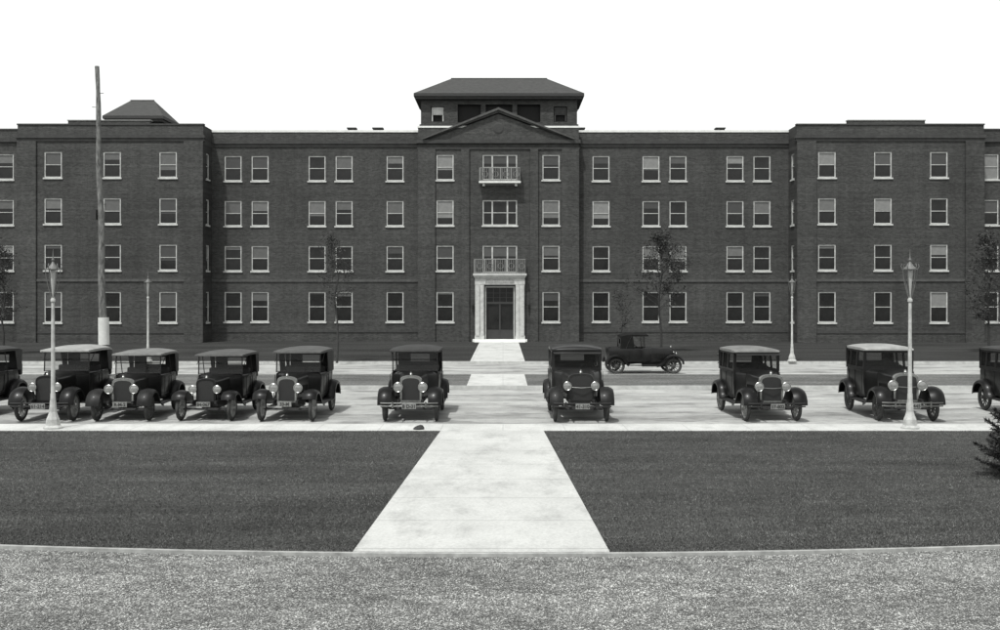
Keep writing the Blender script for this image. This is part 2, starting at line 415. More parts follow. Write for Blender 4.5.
def strip(x0, x1, Y, z0, z1, pr, m, name='cornice', back=.3):
    P(MB().box(x0, x1, Y-pr, Y+back, z0, z1), name, m)
strip(WLi+.0, BL-.0, YM, ZM, ZM+.15, .04, M_stone, 'coping'); strip(BR, WRi, YM, ZM, ZM+.15, .04, M_stone, 'coping')
strip(BL-.04, BR+.04, YB, ZB, ZB+.13, .04, M_stone, 'coping')
strip(-44, WLo-.05, YO, ZM, ZM+.11, .04, M_brickdark, 'coping'); strip(WRo+.05, 44, YO, ZM, ZM+.11, .04, M_brickdark, 'coping')
for a, b, c in ((WLo, WLi, (68, 150)), (WRi, WRo, (848, 925))):
    x0, x1 = [(q-VX)*YW/1000 for q in c]
    strip(a-.04, b+.04, YW, ZW, ZW+.10, .05, M_brickdark, 'coping')
    P(MB().box(x0, x1, YW+.0, YW+.35, ZW+.103, ZW+.3), 'parapet', M_brick)
    P(MB().box(x0-.05, x1+.05, YW-.04, YW+.39, ZW+.303, ZW+.36), 'coping', M_tin)
    strip(a-.12, b+.12, YW, 14.1, 14.32, .14, M_brickdark); strip(a-.06, b+.06, YW, 13.9, 14.097, .07, M_brickdark)
    strip(a-.03, b+.03, YW, 0.75, .9, .04, M_brickdark, 'water_table')
    strip(a-.02, b+.02, YW, 4.3, 4.48, .06, M_bricklight, 'string_course')
    for q in ((a, a+1.3), (b-1.3, b)):
        P(MB().box(q[0], q[1], YW-.12, YW-.003, .1, 13.89), 'pilaster', M_brick)
for a, b in ((WLi, BL), (BR, WRi)):
    strip(a+.15, b-.02, YM, 14.0, 14.2, .14, M_brickdark); strip(a+.15, b-.02, YM, 13.8, 13.997, .07, M_brickdark)
    strip(a, b, YM, .75, .9, .04, M_brickdark, 'water_table')
    strip(a, b, YM, 4.3, 4.48, .06, M_bricklight, 'string_course')
for a, b in ((-44, WLo-.2), (WRo+.2, 44)):
    strip(a, b, YO, 14.0, 14.2, .14, M_brickdark)
strip(BL-.1, BR+.1, YB, 13.95, 14.2, .22, M_brickdark); strip(BL-.05, BR+.05, YB, 13.55, 13.7, .08, M_brickdark)
for q in ((BL, BL+1.2), (BR-1.2, BR), (-2.9, -2.35), (1.9, 2.45)):
    P(MB().box(q[0], q[1], YB-.13, YB-.003, .1, 13.54), 'pilaster', M_brick)
# pediment
xa, xb, xm = BL+.35, BR-.35, (BL+BR)/2
za, zp = 14.203, 16.35
P(MB().loft([[(xa+.5, y, za), (xb-.5, y, za), (xm, y, zp-.35)] for y in (YB-.1, YB+.5)]), 'pediment', M_brick)
for sx in (-1, 1):
    e0 = Vector((xa if sx < 0 else xb, 0, za)); e1 = Vector((xm, 0, zp)); d = (e1-e0).normalized(); nn = Vector((-d.z, 0, d.x))
    if nn.z < 0: nn = -nn
    for t0, t1, pr in ((-.24, -.1, .2), (-.1, .06, .36)):
        q = [e0+nn*t0, Vector((xm, 0, zp + t0/abs(nn.z))), Vector((xm, 0, zp + t1/abs(nn.z))), e0+nn*t1]
        P(MB().loft([[(p.x, y, max(p.z, za)) for p in q] for y in (YB-pr-(.003 if sx > 0 else 0), YB+.52)]), 'raking_cornice', M_bricklight)
P(MB().lathe([(.01, -.02), (.42, -.02), (.42, 0), (.3, .04), (.01, .05)], 24, lambda x, y, z: (xm+x, YB-.1-z, 15.0+y)), 'medallion', M_brickdark)
# penthouse
PX = -0.3; PY = 74.9
def hip(cx, yf, hx, hy, ze, zr, rid, name='hip_roof'):
    m = MB(); y0, y1 = yf, yf+2*hy; ym = yf+hy
    a = [(cx-hx,y0,ze),(cx+hx,y0,ze),(cx+hx,y1,ze),(cx-hx,y1,ze)]
    r = [(cx-rid,ym,zr),(cx+rid,ym,zr)]
    m.add(a+r, [(0,1,5,4),(1,2,5),(2,3,4,5),(3,0,4)])
    P(m, name, M_roof, recalc=False)
    P(MB().box(cx-hx, cx+hx, y0, y1, ze-.22, ze-.004), 'eave', M_eave)
    P(MB().box(cx-hx+.12, cx+hx-.12, y0+.12, y1-.12, ze-.4, ze-.223), 'soffit', M_brickdark)
    P(MB().tube([(cx-rid,ym,zr),(cx+rid,ym,zr)], .06, 6), 'ridge_cap', M_roof)
hip(PX, 74.4, 6.35, 2.7, 18.4, 20.05, 3.7)
wx0, wx1 = PX-5.85, PX+5.85
ops = [(-5.1+PX, -4.1+PX, 16.35, 17.5), (-3.1+PX, -1.35+PX, 16.3, 17.65), (-1.0+PX, 1.0+PX, 16.3, 17.65), (1.35+PX, 3.1+PX, 16.3, 17.65), (4.1+PX, 5.1+PX, 16.35, 17.5)]
P(MB().wall(lambda u, d, z: (u, PY+d, z), wx0, wx1, 14.4, 18.0, ops, .3), 'wall', M_brick, recalc=False)
for X in (wx0, wx1): P(MB().quad((X,PY,14.4),(X,PY+4.4,14.4),(X,PY+4.4,18),(X,PY,18)), 'wall', M_brickside)
P(MB().quad((wx0,PY+4.4,14.4),(wx1,PY+4.4,14.4),(wx1,PY+4.4,18),(wx0,PY+4.4,18)), 'wall', M_brick)
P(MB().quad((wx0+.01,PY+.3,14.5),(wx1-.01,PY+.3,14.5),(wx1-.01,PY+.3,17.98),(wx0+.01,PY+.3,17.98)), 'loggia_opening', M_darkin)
for q, mm in ((ops[0], M_frame), (ops[4], M_brickdark)):
    c = (q[0]+q[1])/2
    P(MB().box(c-.45, c-.36, PY+.1, PY+.2, 16.4, 17.45).box(c+.36, c+.45, PY+.1, PY+.2, 16.4, 17.45).box(c-.355, c+.355, PY+.1, PY+.2, 17.36, 17.45).box(c-.355, c+.355, PY+.1, PY+.2, 16.88, 16.95).box(c-.355,c+.355,PY+.12,PY+.18,16.96,17.35), 'louvre', mm)
strip(wx0-.1, wx1+.1, PY, 16.0, 16.15, .1, M_brickdark, 'string_course')
# left wing small hip roof
hip(-27.4, 74.0, 2.25, 2.0, 16.65, 18.15, .9)
P(MB().box(-29.25, -25.55, 74.5, 77.5, 14.4, 16.24), 'wall', M_brick)
P(MB().box(-29.35, -25.45, 74.4, 77.6, 15.75, 15.9), 'coping', M_stone)
for p, s in ((352, .28), (378, .33), (720, .3), (962, .38), (192, .3), (580, .3)):
    X = (p-VX)*72/1000
    P(MB().box(X-s, X+s, 71.8, 72.3, 14.4, 15.32).box(X-s-.06, X+s+.06, 71.74, 72.36, 15.323, 15.4), 'chimney', M_brickdark)
# portal
cx = -0.22; Yp = YB - .30
pt = MB()
for sx in (-1, 1):
    a, b = sorted((cx+sx*1.10, cx+sx*1.72)); pt.box(a, b, Yp, YB-.003, .3, 4.1)
    pt.box(a-.03, b+.03, Yp-.04, Yp-.002, .3, .55)
    a, b = sorted((cx+sx*1.42, cx+sx*1.68)); pt.box(a, b, Yp-.08, Yp-.002, .56, 4.05)
    a, b = sorted((cx+sx*1.14, cx+sx*1.34)); pt.box(a, b, Yp-.05, Yp-.002, .56, 4.05)
pt.box(cx-1.74, cx+1.74, Yp-.02, YB-.003, 4.103, 4.6); pt.box(cx-1.8, cx+1.8, Yp-.12, YB-.003, 4.603, 4.72); pt.box(cx-1.86, cx+1.86, Yp-.2, YB-.003, 4.723, 4.88)
for i in range(18): pt.box(cx-1.74+i*.2, cx-1.66+i*.2, Yp-.1, Yp-.022, 4.53, 4.6)
portal = P(pt, 'portal', M_stoneb)
def PP(mb, name, m, **k): return mb.obj(name, m, portal, off=(-BC,-70.4,-ZL), **k)
PP(MB().box(cx-1.0, cx+1.0, Yp-.045, Yp-.023, 4.2, 4.47), 'carved_panel', mat('carved_stone', .28, .8, var=.5, scale=9))
PP(MB().box(cx-1.05, cx-.95, YB-.1, YB+.1, .3, 3.9).box(cx+.95, cx+1.05, YB-.1, YB+.1, .3, 3.9).box(cx-1.05, cx+1.05, YB-.1, YB+.1, 3.903, 3.99), 'door_frame', mat('door_frame_paint', .33, .6))
dr = MB(); x0, x1 = cx-1.04, cx+1.04; Yd = YB + .12
dr.box(x0, x0+.12, Yd, Yd+.1, .3, 3.98); dr.box(x1-.12, x1, Yd, Yd+.1, .3, 3.98); dr.box(x0+.121, x1-.121, Yd, Yd+.1, 3.85, 3.98)
dr.box(x0+.121, x1-.121, Yd, Yd+.1, 2.75, 2.9)
dr.box(cx-.05, cx+.05, Yd+.01, Yd+.09, .3, 2.749)
for sx in (-1, 1): dr.box(min(cx+sx*.06, cx+sx*.91), max(cx+sx*.06, cx+sx*.91), Yd+.02, Yd+.08, .3, .95)
for q in (-.45, 0, .45): dr.box(cx+q-.02, cx+q+.02, Yd+.02, Yd+.08, 2.901, 3.849)
for q in (3.2, 3.52): dr.box(x0+.121, x1-.121, Yd+.03, Yd+.07, q-.015, q+.015)
PP(dr, 'door', M_doorp)
PP(MB().quad((x0,Yd+.09,.3),(x1,Yd+.09,.3),(x1,Yd+.09,3.95),(x0,Yd+.09,3.95)), 'door_glass', M_pane, recalc=False)
PP(MB().box(cx-1.9, cx+1.9, Yp-.1, YB+.2, 0.1, .299).box(cx-1.75, cx+1.75, Yp-.55, Yp-.102, .1, .24).box(cx-1.75, cx+1.75, Yp-.9, Yp-.552, .1, .17), 'step', M_stone)
for sx in (-1, 1):   # wall lanterns
    X = cx+sx*1.95
    PP(MB().box(X-.09, X+.09, YB-.38, YB-.2, 2.7, 3.1).box(X-.02, X+.02, YB-.199, YB-.003, 3.0, 3.04), 'wall_lantern', M_iron)
def rail(x0, x1, y0, y1, z0, h, name):
    m = MB()
    for z in (z0+.08, z0+h):
        m.box(x0, x1, y0-.03, y0+.03, z-.05, z); m.box(x0-.03, x0+.03, y0+.031, y1, z-.05, z); m.box(x1-.03, x1+.03, y0+.031, y1, z-.05, z)
    n = int((x1-x0)/.12)
    for i in range(n+1):
        X = x0 + (x1-x0)*i/n; r = .045 if i % 6 == 0 else .016
        m.box(X-r, X+r, y0-r, y0+r, z0, z0+h-.051)
        if i % 6 == 3:
            for k in range(8):
                a0, a1 = 2*math.pi*k/8, 2*math.pi*(k+1)/8
                m.tube([(X+.2*math.cos(a0), y0-.03, z0+h*.5+.2*math.sin(a0)), (X+.2*math.cos(a1), y0-.03, z0+h*.5+.2*math.sin(a1))], .018, 4)
    for X in (x0, x1):
        for k in range(1, 4): m.box(X-.012, X+.012, y0+(y1-y0)*k/4-.012, y0+(y1-y0)*k/4+.012, z0, z0+h-.051)
    P(m, name, M_rail)
rail(cx-1.76, cx+1.76, Yp-.1, YB-.12, 4.883, 1.0, 'balcony_railing')
P(MB().box(cx-1.45, cx+1.45, YB-.62, YB-.11, 11.14, 11.26).box(cx-1.2, cx-1.05, YB-.35, YB-.11, 10.95, 11.137).box(cx+1.05, cx+1.2, YB-.35, YB-.11, 10.95, 11.137), 'balcony', M_stone)
rail(cx-1.38, cx+1.38, YB-.56, YB-.12, 11.263, .95, 'balcony_railing')

# ------------------------------------------------------------ lamps
M_post = mat('lamp_post_concrete', 0.40, 0.75, var=0.3, scale=6)
M_lglass = mat('lamp_glass', 0.42, 0.3, var=0.15, coat=.5)
M_lmetal = mat('lamp_metal', 0.11, 0.5, var=.3)
pb = MB().lathe([(.225,0),(.225,.05),(.17,.10),(.155,.24),(.12,.32),(.09,.42),(.07,.7)], 8).mesh('lamp_base', M_post)
ps = MB().lathe([(.064,.7),(.060,.85),(.052,.88),(.038,3.08),(.058,3.10),(.058,3.15),(.033,3.19),(.04,3.22)], 14).mesh('lamp_post', M_post, smooth=True)
lg = MB().lathe([(.02,3.22),(.03,3.36),(.05,3.56),(.062,3.80),(.062,3.88)], 12).mesh('lamp_shade', M_lglass, smooth=True)
lf = MB().lathe([(.16,3.87),(.165,3.89),(.10,3.95),(.05,4.01),(.022,4.07),(.038,4.11),(.014,4.17),(.005,4.38)], 12)
for k in range(6):
    a = 2*math.pi*k/6+.2; c, s_ = math.cos(a), math.sin(a)
    lf.tube([(.045*c,.045*s_,3.22),(.10*c,.10*s_,3.44),(.15*c,.15*s_,3.68),(.165*c,.165*s_,3.86),(.21*c,.21*s_,3.96),(.185*c,.185*s_,4.02)], [.011]*6, 5)
lf = lf.mesh('lantern_frame', M_lmetal, smooth=True)
def lamp(X, Y, z, label, rot=0):
    e = empty('street_lamp', (X, Y, z), label, 'street lamp', 'street lamps along the streets', rot)
    for nm, me in (('lamp_base', pb), ('lamp_post', ps), ('lamp_shade', lg), ('lantern_frame', lf)): mkobj(nm, me, e)
X, Y = G(53, 429, ZL); lamp(X, Y, ZL, 'pale concrete street lamp with tapering lantern on the sidewalk', .2)
X, Y = G(910, 429, ZL); lamp(X, Y, ZL, 'pale concrete street lamp with tapering lantern on the sidewalk', .7)
X, Y = G(148, 361.5, ZL); lamp(X, Y, ZL, 'distant pale street lamp on the building lawn')
X, Y = G(792, 361.5, ZL); lamp(X, Y, ZL, 'distant pale street lamp on the building lawn')

# utility pole
M_pole = mat('pole_wood', 0.13, 0.9, var=0.8, scale=2, stretch=(7,7,1.6), bump=.6, bscale=15)
Yp_ = 40.4
e = empty('utility_pole', (-16.1, Yp_, ZL), 'tall leaning wooden utility pole with white band near its base', 'utility pole')
pts = []; rr = []
for i in range(26):
    z = -.1+12.6*i/25; pts.append((-.3*(z/12.5)+.02*math.sin(z*1.3), .02*math.cos(z), z)); rr.append(.165-.085*i/25+R.uniform(-.009,.009))
MB().tube(pts, rr, 12).obj('pole', M_pole, e, smooth=True)
MB().tube([(-.02,0,1.25),(-.04,0,2.35)], [.215,.205], 14).obj('painted_band', mat('band_white', .55, .7, var=.12), e, smooth=True)
for i in range(16):
    z = 3.0+i*.56; s_ = 1 if i % 2 else -1
    MB().tube([(-.024*z, 0, z), (-.024*z+s_*.24, 0, z+.01)], .013, 5).obj('climbing_step', M_iron, e)
MB().box(-.52, -.3, -.12, .1, 6.3, 6.7).box(-.299,-.2,-.03,.03,6.45,6.55).obj('junction_box', M_iron, e)

# hydrant
X, Y = G(721, 363, ZL)
e = empty('fire_hydrant', (X, Y, ZL), 'small dark fire hydrant on the building lawn', 'fire hydrant')
MB().lathe([(.16,0),(.16,.04),(.11,.05),(.11,.5),(.14,.52),(.14,.56),(.12,.6),(.07,.7),(.03,.73),(.03,.78)], 14).obj('hydrant_barrel', M_iron, e, smooth=True)
MB().tube([(-.2,0,.42),(.2,0,.42)], .05, 10).tube([(0,-.18,.38),(0,0,.38)], .06, 10).obj('hydrant_outlet', M_iron, e, smooth=True)

# ------------------------------------------------------------ trees
M_bark = mat('bark', 0.03, 0.9, var=.4, scale=8)
M_leaf = mat('leaf', 0.05, 0.75, var=.6, scale=2.2, spec=.25)
def leaves(cs, rad, k, size, seed):
    r_ = np.random.RandomState(seed); cs = np.array(cs); n = len(cs)*k
    c = np.repeat(cs, k, 0) + r_.normal(0, 1, (n,3))*rad
    u = r_.normal(0, 1, (n,3)); u /= np.linalg.norm(u, axis=1)[:,None]
    w = np.cross(u, r_.normal(0,1,(n,3))); w /= np.linalg.norm(w, axis=1)[:,None]
    s1 = size*(.6+.8*r_.rand(n))[:,None]
    V = np.stack([c-u*s1, c+w*s1*.5, c+u*s1, c-w*s1*.5], 1).reshape(-1,3)
    return npmesh('crown', V, np.arange(4*n).reshape(-1,4), M_leaf)
def tree(X, Y, h, spread, nb, k, seed, tr, cb, label, size=.07):
    r_ = random.Random(seed)
    e = empty('young_tree', (X, Y, ZL), label, 'tree', 'young trees on the building lawn')
    m = MB(); wob = [(r_.uniform(-.06,.06)*i, r_.uniform(-.06,.06)*i) for i in range(7)]
    tp = [(wob[i][0], wob[i][1], h*.93*i/6) for i in range(7)]
    m.tube(tp, [tr*(1-.8*i/6) for i in range(7)], 8); cs = []
    for i in range(nb):
        t = cb + (0.97-cb)*(i/nb)**.9; z = h*.93*t; q = t*6; j = min(5, int(q)); f = q-j
        p0 = Vector(tp[j]).lerp(Vector(tp[j+1]), f); az = r_.uniform(0, 6.28)
        ln = spread*(math.sin(math.pi*min(1,(t-cb)/(1-cb)*.75+.28)))*r_.uniform(.35,1.3)
        d = Vector((math.cos(az), math.sin(az), r_.uniform(.4,1.2))).normalized()
        p1 = p0+d*ln*.5; p2 = p0+d*ln+Vector((0,0,-.05*ln)); 
        m.tube([p0,p1,p2], [tr*.32*(1.1-t), tr*.2*(1.1-t)+.004, .005], 5)
        for s_ in range(5):
            b = p0.lerp(p2, r_.uniform(.35,1)); dd = Vector((r_.uniform(-1,1), r_.uniform(-1,1), r_.uniform(-.2,1))).normalized()
            en = b+dd*r_.uniform(.15,.55)*spread*.6; m.tube([b,en],[.009,.003],4)
            if r_.random() < .6: cs += [tuple(en), tuple(b.lerp(en,.6))]
        cs.append(tuple(p2))
    m.obj('trunk', M_bark, e, smooth=True)
    mkobj('crown', leaves(cs, .14, k, size, seed), e)
X, Y = G(337, 363, ZL); tree(X, Y, 6.7, 1.0, 24, 9, 11, .06, .42, 'slender young tree with sparse leaves on the lawn', .05)
X, Y = G(661, 352, ZL); tree(X, Y, 7.3, 2.0, 38, 13, 12, .075, .34, 'leafy young tree before the brick wall', .065)
X, Y = G(989, 352, ZL); tree(X, Y, 7.3, 1.9, 38, 13, 13, .075, .2, 'leafy young tree before the brick wall', .065)
X, Y = G(3, 354, ZL); tree(X, Y, 6.6, 1.2, 26, 9, 14, .07, .3, 'slender young tree with sparse leaves on the lawn', .06)
X, Y = G(620, 349, ZL); tree(X, Y, 3.8, .7, 15, 5, 15, .035, .3, 'thin small sapling before the brick wall', .05)
# evergreen shrub: layered upswept conifer boughs
e = empty('evergreen_shrub', (9.55, 17.9, ZL), 'dark conifer shrub with layered pointed branches at the lawn', 'shrub')
r_ = random.Random(5); m = MB(); V = []
m.tube([(0,0,0),(.02,0,.8),(0,.02,1.6)], [.05,.035,.01], 6)
for i in range(150):
    f = i/150; z0 = .04+1.3*f; az = r_.uniform(0, 6.28); el = r_.uniform(.0,.35)+f*.5; ln = 1.15*(1-f*.62)*r_.uniform(.7,1.08)
    d = Vector((math.cos(az)*math.cos(el), math.sin(az)*math.cos(el), math.sin(el)))
    side = Vector((-math.sin(az), math.cos(az), 0))
    p0 = Vector((0,0,z0)); pm = p0+d*ln*.5-Vector((0,0,.03)); p2 = p0+d*ln+Vector((0,0,.1*ln))
    m.tube([p0,pm,p2],[.014,.009,.003],4)
    for k in range(18):
        t = .2+.8*k/18; b = (p0.lerp(pm,t*2) if t < .5 else pm.lerp(p2,t*2-1)); sgn = 1 if k % 2 else -1
        tl = .36*(1.05-t)*ln*r_.uniform(.7,1.1)+.06; td = (d*.8+side*sgn*.75+Vector((0,0,r_.uniform(-.15,.3)))).normalized(); te = b+td*tl
        m.tube([b,te],[.006,.002],3)
        for q in range(24):
            c = b.lerp(te, r_.uniform(.0,1.0)); dd = (td*.9+Vector((r_.gauss(0,.6),r_.gauss(0,.6),r_.gauss(0,.6)))).normalized()
            w = dd.cross(Vector((r_.gauss(0,1),r_.gauss(0,1),1))).normalized()*.011; V += [c-w, c+w, c+dd*r_.uniform(.05,.09)]
m.obj('stems', M_bark, e)
M_needle = mat('needles', .03, .7, var=.6, scale=3)
mkobj('foliage', npmesh('foliage', np.array([tuple(v) for v in V]), np.arange(len(V)).reshape(-1,3), M_needle), e)

# ------------------------------------------------------------ cars
def paint(v, nm, coat=.3): return mat(nm, v, .38, var=.5, scale=3.5, coat=coat, spec=.3)
M_blk = paint(.006, 'black_enamel', .22); M_blk2 = paint(.010, 'dark_enamel'); M_blk3 = paint(.015, 'grey_enamel')
M_fend = mat('fender_enamel', .005, .38, var=.6, scale=5, coat=.06, spec=.22)
M_fend2 = mat('dusty_fender_enamel', .011, .5, var=.6, scale=5, coat=.04, spec=.22)
M_under = mat('chassis_black', .010, .7, var=.4)
M_tyre = mat('tyre_rubber', .035, .85, var=.5, scale=9)
M_wood = mat('wheel_wood', .05, .6, var=.3); M_woodl = mat('wheel_wood_light', .20, .6, var=.3)
M_nick = mat('nickel', .36, .32, metal=.9, var=.3, scale=8)
M_chr = mat('dull_bumper_steel', .15, .4, metal=.8, var=.3, scale=8)
M_core = mat('radiator_core', .012, .6, var=.6, scale=60)
M_lens = mat('headlight_glass', .2, .15, var=.3, coat=1, scale=25)
M_top = mat('canvas_top', .03, .8, var=.3, scale=5); M_topl = mat('canvas_top_pale', .27, .75, var=.25, scale=4); M_topm = mat('canvas_top_grey', .15, .75, var=.3, scale=4); M_topd = mat('canvas_top_dull', .07, .75, var=.3, scale=4)
M_seat = mat('seat_leather', .012, .6)
M_plate = mat('plate_pale', .20, .5, var=.15); M_plated = mat('plate_dark', .03, .5)
M_cglass = mat('car_glass', .03, .06, alpha=.38, var=.3)
M_celluloid = mat('side_curtain_cloth', .008, .8, var=.4, spec=.15)
OFF = (0, -1.27, 0)
WH = {}
mx = lambda x, y, z: (z, y, x)
def wheel_meshes(light):
    if light in WH: return WH[light]
    t = MB().lathe([(.325+.052*math.cos(q), .05*math.sin(q)) for q in [2*math.pi*i/12 for i in range(12)]], 32, mx, ring=True).mesh('tyre', M_tyre, smooth=True)
    w = MB().lathe([(.285,-.032),(.285,.032),(.262,.028),(.255,0),(.262,-.028)], 32, mx, ring=True)
    w.lathe([(.012,-.11),(.04,-.105),(.045,-.05),(.075,-.04),(.075,.04),(.045,.05),(.04,.105),(.012,.11)], 16, mx)
    for k in range(12):
        a = 2*math.pi*k/12; c, s_ = math.cos(a), math.sin(a)
        w.tube([(0,.06*c,.06*s_),(0,.27*c,.27*s_)], [.019,.013], 6)
    w = w.mesh('wheel', M_woodl if light else M_wood, smooth=True)
    WH[light] = (w, t); return WH[light]
def arch(a, hw, z0, zs, zt, n=10):
    pts = [(-hw, a, z0), (-hw, a, z0+(zs-z0)*.5)]
    for i in range(n+1):
        t = math.pi*(1-i/n); pts.append((hw*math.copysign(abs(math.cos(t))**.75, math.cos(t)), a, zs+(zt-zs)*math.sin(t)**.75))
    return pts + [(hw, a, z0+(zs-z0)*.5), (hw, a, z0)]
def fender(path, x0, x1, sg):
    secs = []; fr = [0, .12, .3, .5, .7, .88, 1.0, 1.0]; dn = [-.0, .012, .03, .036, .026, 0, -.03, -.075]
    for i, (a, z) in enumerate(path):
        p = path[max(0,i-1)]; q = path[min(len(path)-1,i+1)]; tx, tz = q[0]-p[0], q[1]-p[1]; L = math.hypot(tx,tz); nx, nz = -tz/L, tx/L
        up = [(sg*(x0+(x1-x0)*f), a+nx*d, z+nz*d) for f, d in zip(fr, dn)]
        lo = [(sg*(x0+(x1-x0)*f*.985), a+nx*(d-.014), z+nz*(d-.014)) for f, d in reversed(list(zip(fr, dn)))]
        secs.append(up+lo)
    return MB().loft(secs)
def smoothp(path, n=3):
    out = []
    for i in range(len(path)-1):
        p0 = path[max(0,i-1)]; p1 = path[i]; p2 = path[i+1]; p3 = path[min(len(path)-1,i+2)]
        for k in range(n):
            t = k/n; out.append(tuple(.5*(2*p1[j]+(p2[j]-p0[j])*t+(2*p0[j]-5*p1[j]+4*p2[j]-p3[j])*t*t+(3*p1[j]-p0[j]-3*p2[j]+p3[j])*t**3) for j in (0,1)))
    return out+[path[-1]]
FP = smoothp([(-.46,.46),(-.44,.60),(-.33,.76),(-.12,.86),(.10,.86),(.28,.77),(.42,.60),(.58,.46),(.78,.41)])
FP2 = smoothp([(-.36,.62),(-.30,.74),(-.16,.82),(.02,.83),(.18,.78),(.34,.66),(.50,.52),(.64,.44),(.80,.41)])
RP = smoothp([(1.98,.42),(2.08,.52),(2.17,.70),(2.34,.83),(2.56,.88),(2.80,.82),(2.95,.66),(3.0,.46)])
def roofsec(a, hw, zb, ze, zt, n=10):
    pts = [(-hw, a, zb)]
    for i in range(n+1):
        x = -1+2*i/n; pts.append((hw*x, a, ze+(zt-ze)*(1-abs(x)**2.6)))
    return pts+[(hw, a, zb)]
def car(X, Y, rot, kind, label, body=M_blk, top=M_top, shell=None, plate=None, bumper=False, light=False, width=.97, zoff=0, tall=1.0, visor=True, dark_plate=False, hr=.11, name='parked_car', bw=1.13, rwk=1.0, curtains=False, fmat=None, fp=None, ln=1.0):
    group = 'cars parked along the kerb' if kind != 'roadster' else None
    fmat = fmat or M_fend; fp = fp or FP
    c = empty(name, (X, Y, zoff), label, 'car', group, rot); c.scale = (width, ln, tall)
    def A(mb, nm, m, par=None, **k): return mb.obj(nm, m, par or c, off=OFF, **k)
    def AB(mb, nm, m, par=None, **k):
        mb.v = [(x*bw, y, z) for x, y, z in mb.v]; return A(mb, nm, m, par, **k)
    shell = shell or body; wm, tm = wheel_meshes(light)
    sed = kind in ('sedan', 'coupe')
    rw = (.30 if sed else .25)*rwk; rt = 1.24 if sed else 1.19
    for a in (0, 2.54):
        for sx in (-1, 1):
            w = mkobj('wheel', wm, c, (sx*.71, a-1.27, .377)); w.rotation_euler[0] = R.uniform(0, .5); mkobj('tyre', tm, w)
    # chassis
    m = MB()
    for sx in (-1, 1): m.box(min(sx*.3,sx*.36), max(sx*.3,sx*.36), -.3, 3.0, .5, .58)
    m.box(-.295,.295,.1,.2,.5,.57); m.box(-.295,.295,2.6,2.7,.5,.57)
    m.tube([(-.68,0,.36),(-.5,0,.33),(.5,0,.33),(.68,0,.36)], .028, 8); m.tube([(-.6,-.1,.33),(.6,-.1,.31)], .014, 6); m.tube([(-.68,2.54,.38),(.68,2.54,.38)], .045, 8)
    m.lathe([(.02,-.16),(.15,-.1),(.17,0),(.15,.1),(.02,.16)], 12, lambda x,y,z:(z,2.54+y,.38+x))
    m.box(-.2,.2,.2,1.3,.3,.55)
    for k in range(3): m.tube([(-.52+.06*k,-.02,.40+.03*k),(0,-.02,.46+.03*k),(.52-.06*k,-.02,.40+.03*k)], .014, 6)
    m.tube([(0,-.05,.45),(0,-.24,.45),(.0,-.26,.36),(0,-.33,.35)], .013, 6)
    A(m, 'chassis', M_under, smooth=True)
    for sx in (-1, 1):
        A(fender(fp, .50, .88, sx), 'front_fender', fmat, smooth=True, ang=50)
        A(fender(RP, .58, .90, sx), 'rear_fender', fmat, smooth=True, ang=50)
        a, b = sorted((sx*.56, sx*.87)); A(MB().box(a, b, .77, 2.0, .385, .415), 'running_board', M_under)
        A(MB().add([(sx*.37,.2,.60),(sx*.52,.2,.62),(sx*.6,2.3,.40),(sx*.37,2.3,.56)], [(0,1,2,3)]), 'splash_apron', fmat)
    # radiator
    rad = A(MB().loft([arch(-.06, rw+.02, .50, rt-.16, rt), arch(-.03, rw+.035, .50, rt-.15, rt+.015), arch(.06, rw+.03, .50, rt-.15, rt+.01)]), 'radiator', shell, smooth=True)
    A(MB().loft([arch(-.068, rw-.03, .55, rt-.19, rt-.06), arch(-.0605, rw-.03, .55, rt-.19, rt-.06)]), 'radiator_core', M_core, rad)
    A(MB().lathe([(.045,0),(.045,.03),(.03,.05),(.03,.07),(.012,.085)], 12, lambda x,y,z:(x,y,rt+.012+z)), 'radiator_cap', M_nick, rad, smooth=True)
    secs = [arch(.063, rw+.015, .60, rt-.15, rt-.008), arch(.5, rw+.065, .60, rt-.13, rt+.01), arch(.92, rw+.13, .58, rt-.10, rt+.03)]
    hood = A(MB().loft(secs), 'hood', body, smooth=True)
    for sx in (-1,1):
        m = MB(); x0 = rw+.01; x1 = rw+.085
        m.box(min(sx*x0,sx*x1), max(sx*x0,sx*x1), .28, .80, .70, .72)
        for k in range(8):
            a = .28+.07*k; x = rw+.03+.115*(a/.92)
            m.box(min(sx*(x-.02),sx*(x+.012)), max(sx*(x-.02),sx*(x+.012)), a, a+.03, .722, .92)
        A(m, 'louvre', body, hood)
    A(MB().loft([arch(.922, rw+.135, .56, rt-.10, rt+.035), arch(1.1, .46*bw, .55, rt-.10, rt+.04), arch(1.32, .575*bw, .52, rt-.08, rt+.035)]), 'cowl', body, smooth=True)
    # headlights
    hx = .38 if sed else .34; hz = .93 if sed else .90; ha = -.17
    for sx in (-1, 1):
        mp = lambda x,y,z: (sx*hx+x, ha-z, hz+y)
        h_ = A(MB().lathe([(.012,-.14),(.05,-.125),(.085,-.08),(hr-.008,-.02),(hr,.0)], 20, mp), 'headlight', body, smooth=True)
        A(MB().lathe([(hr-.012,-.003),(hr+.006,-.003),(hr+.008,.016),(hr-.006,.026),(hr-.014,.02)], 20, mp, ring=True), 'headlight_rim', M_nick, h_, smooth=True)
        A(MB().lathe([(hr-.01,.012),(hr*.6,.026),(.01,.032)], 20, mp), 'headlight_lens', M_lens, h_, smooth=True)
        m = MB().tube([(sx*hx, ha+.05, hz-.09),(sx*hx, ha+.1, .55)], .014, 6)
        A(m, 'headlight_bracket', M_under, h_)
    if sed: A(MB().tube([(-hx,ha+.06,hz-.03),(0,ha+.0,hz-.05),(hx,ha+.06,hz-.03)], .014, 8), 'headlight_bar', M_chr, smooth=True)
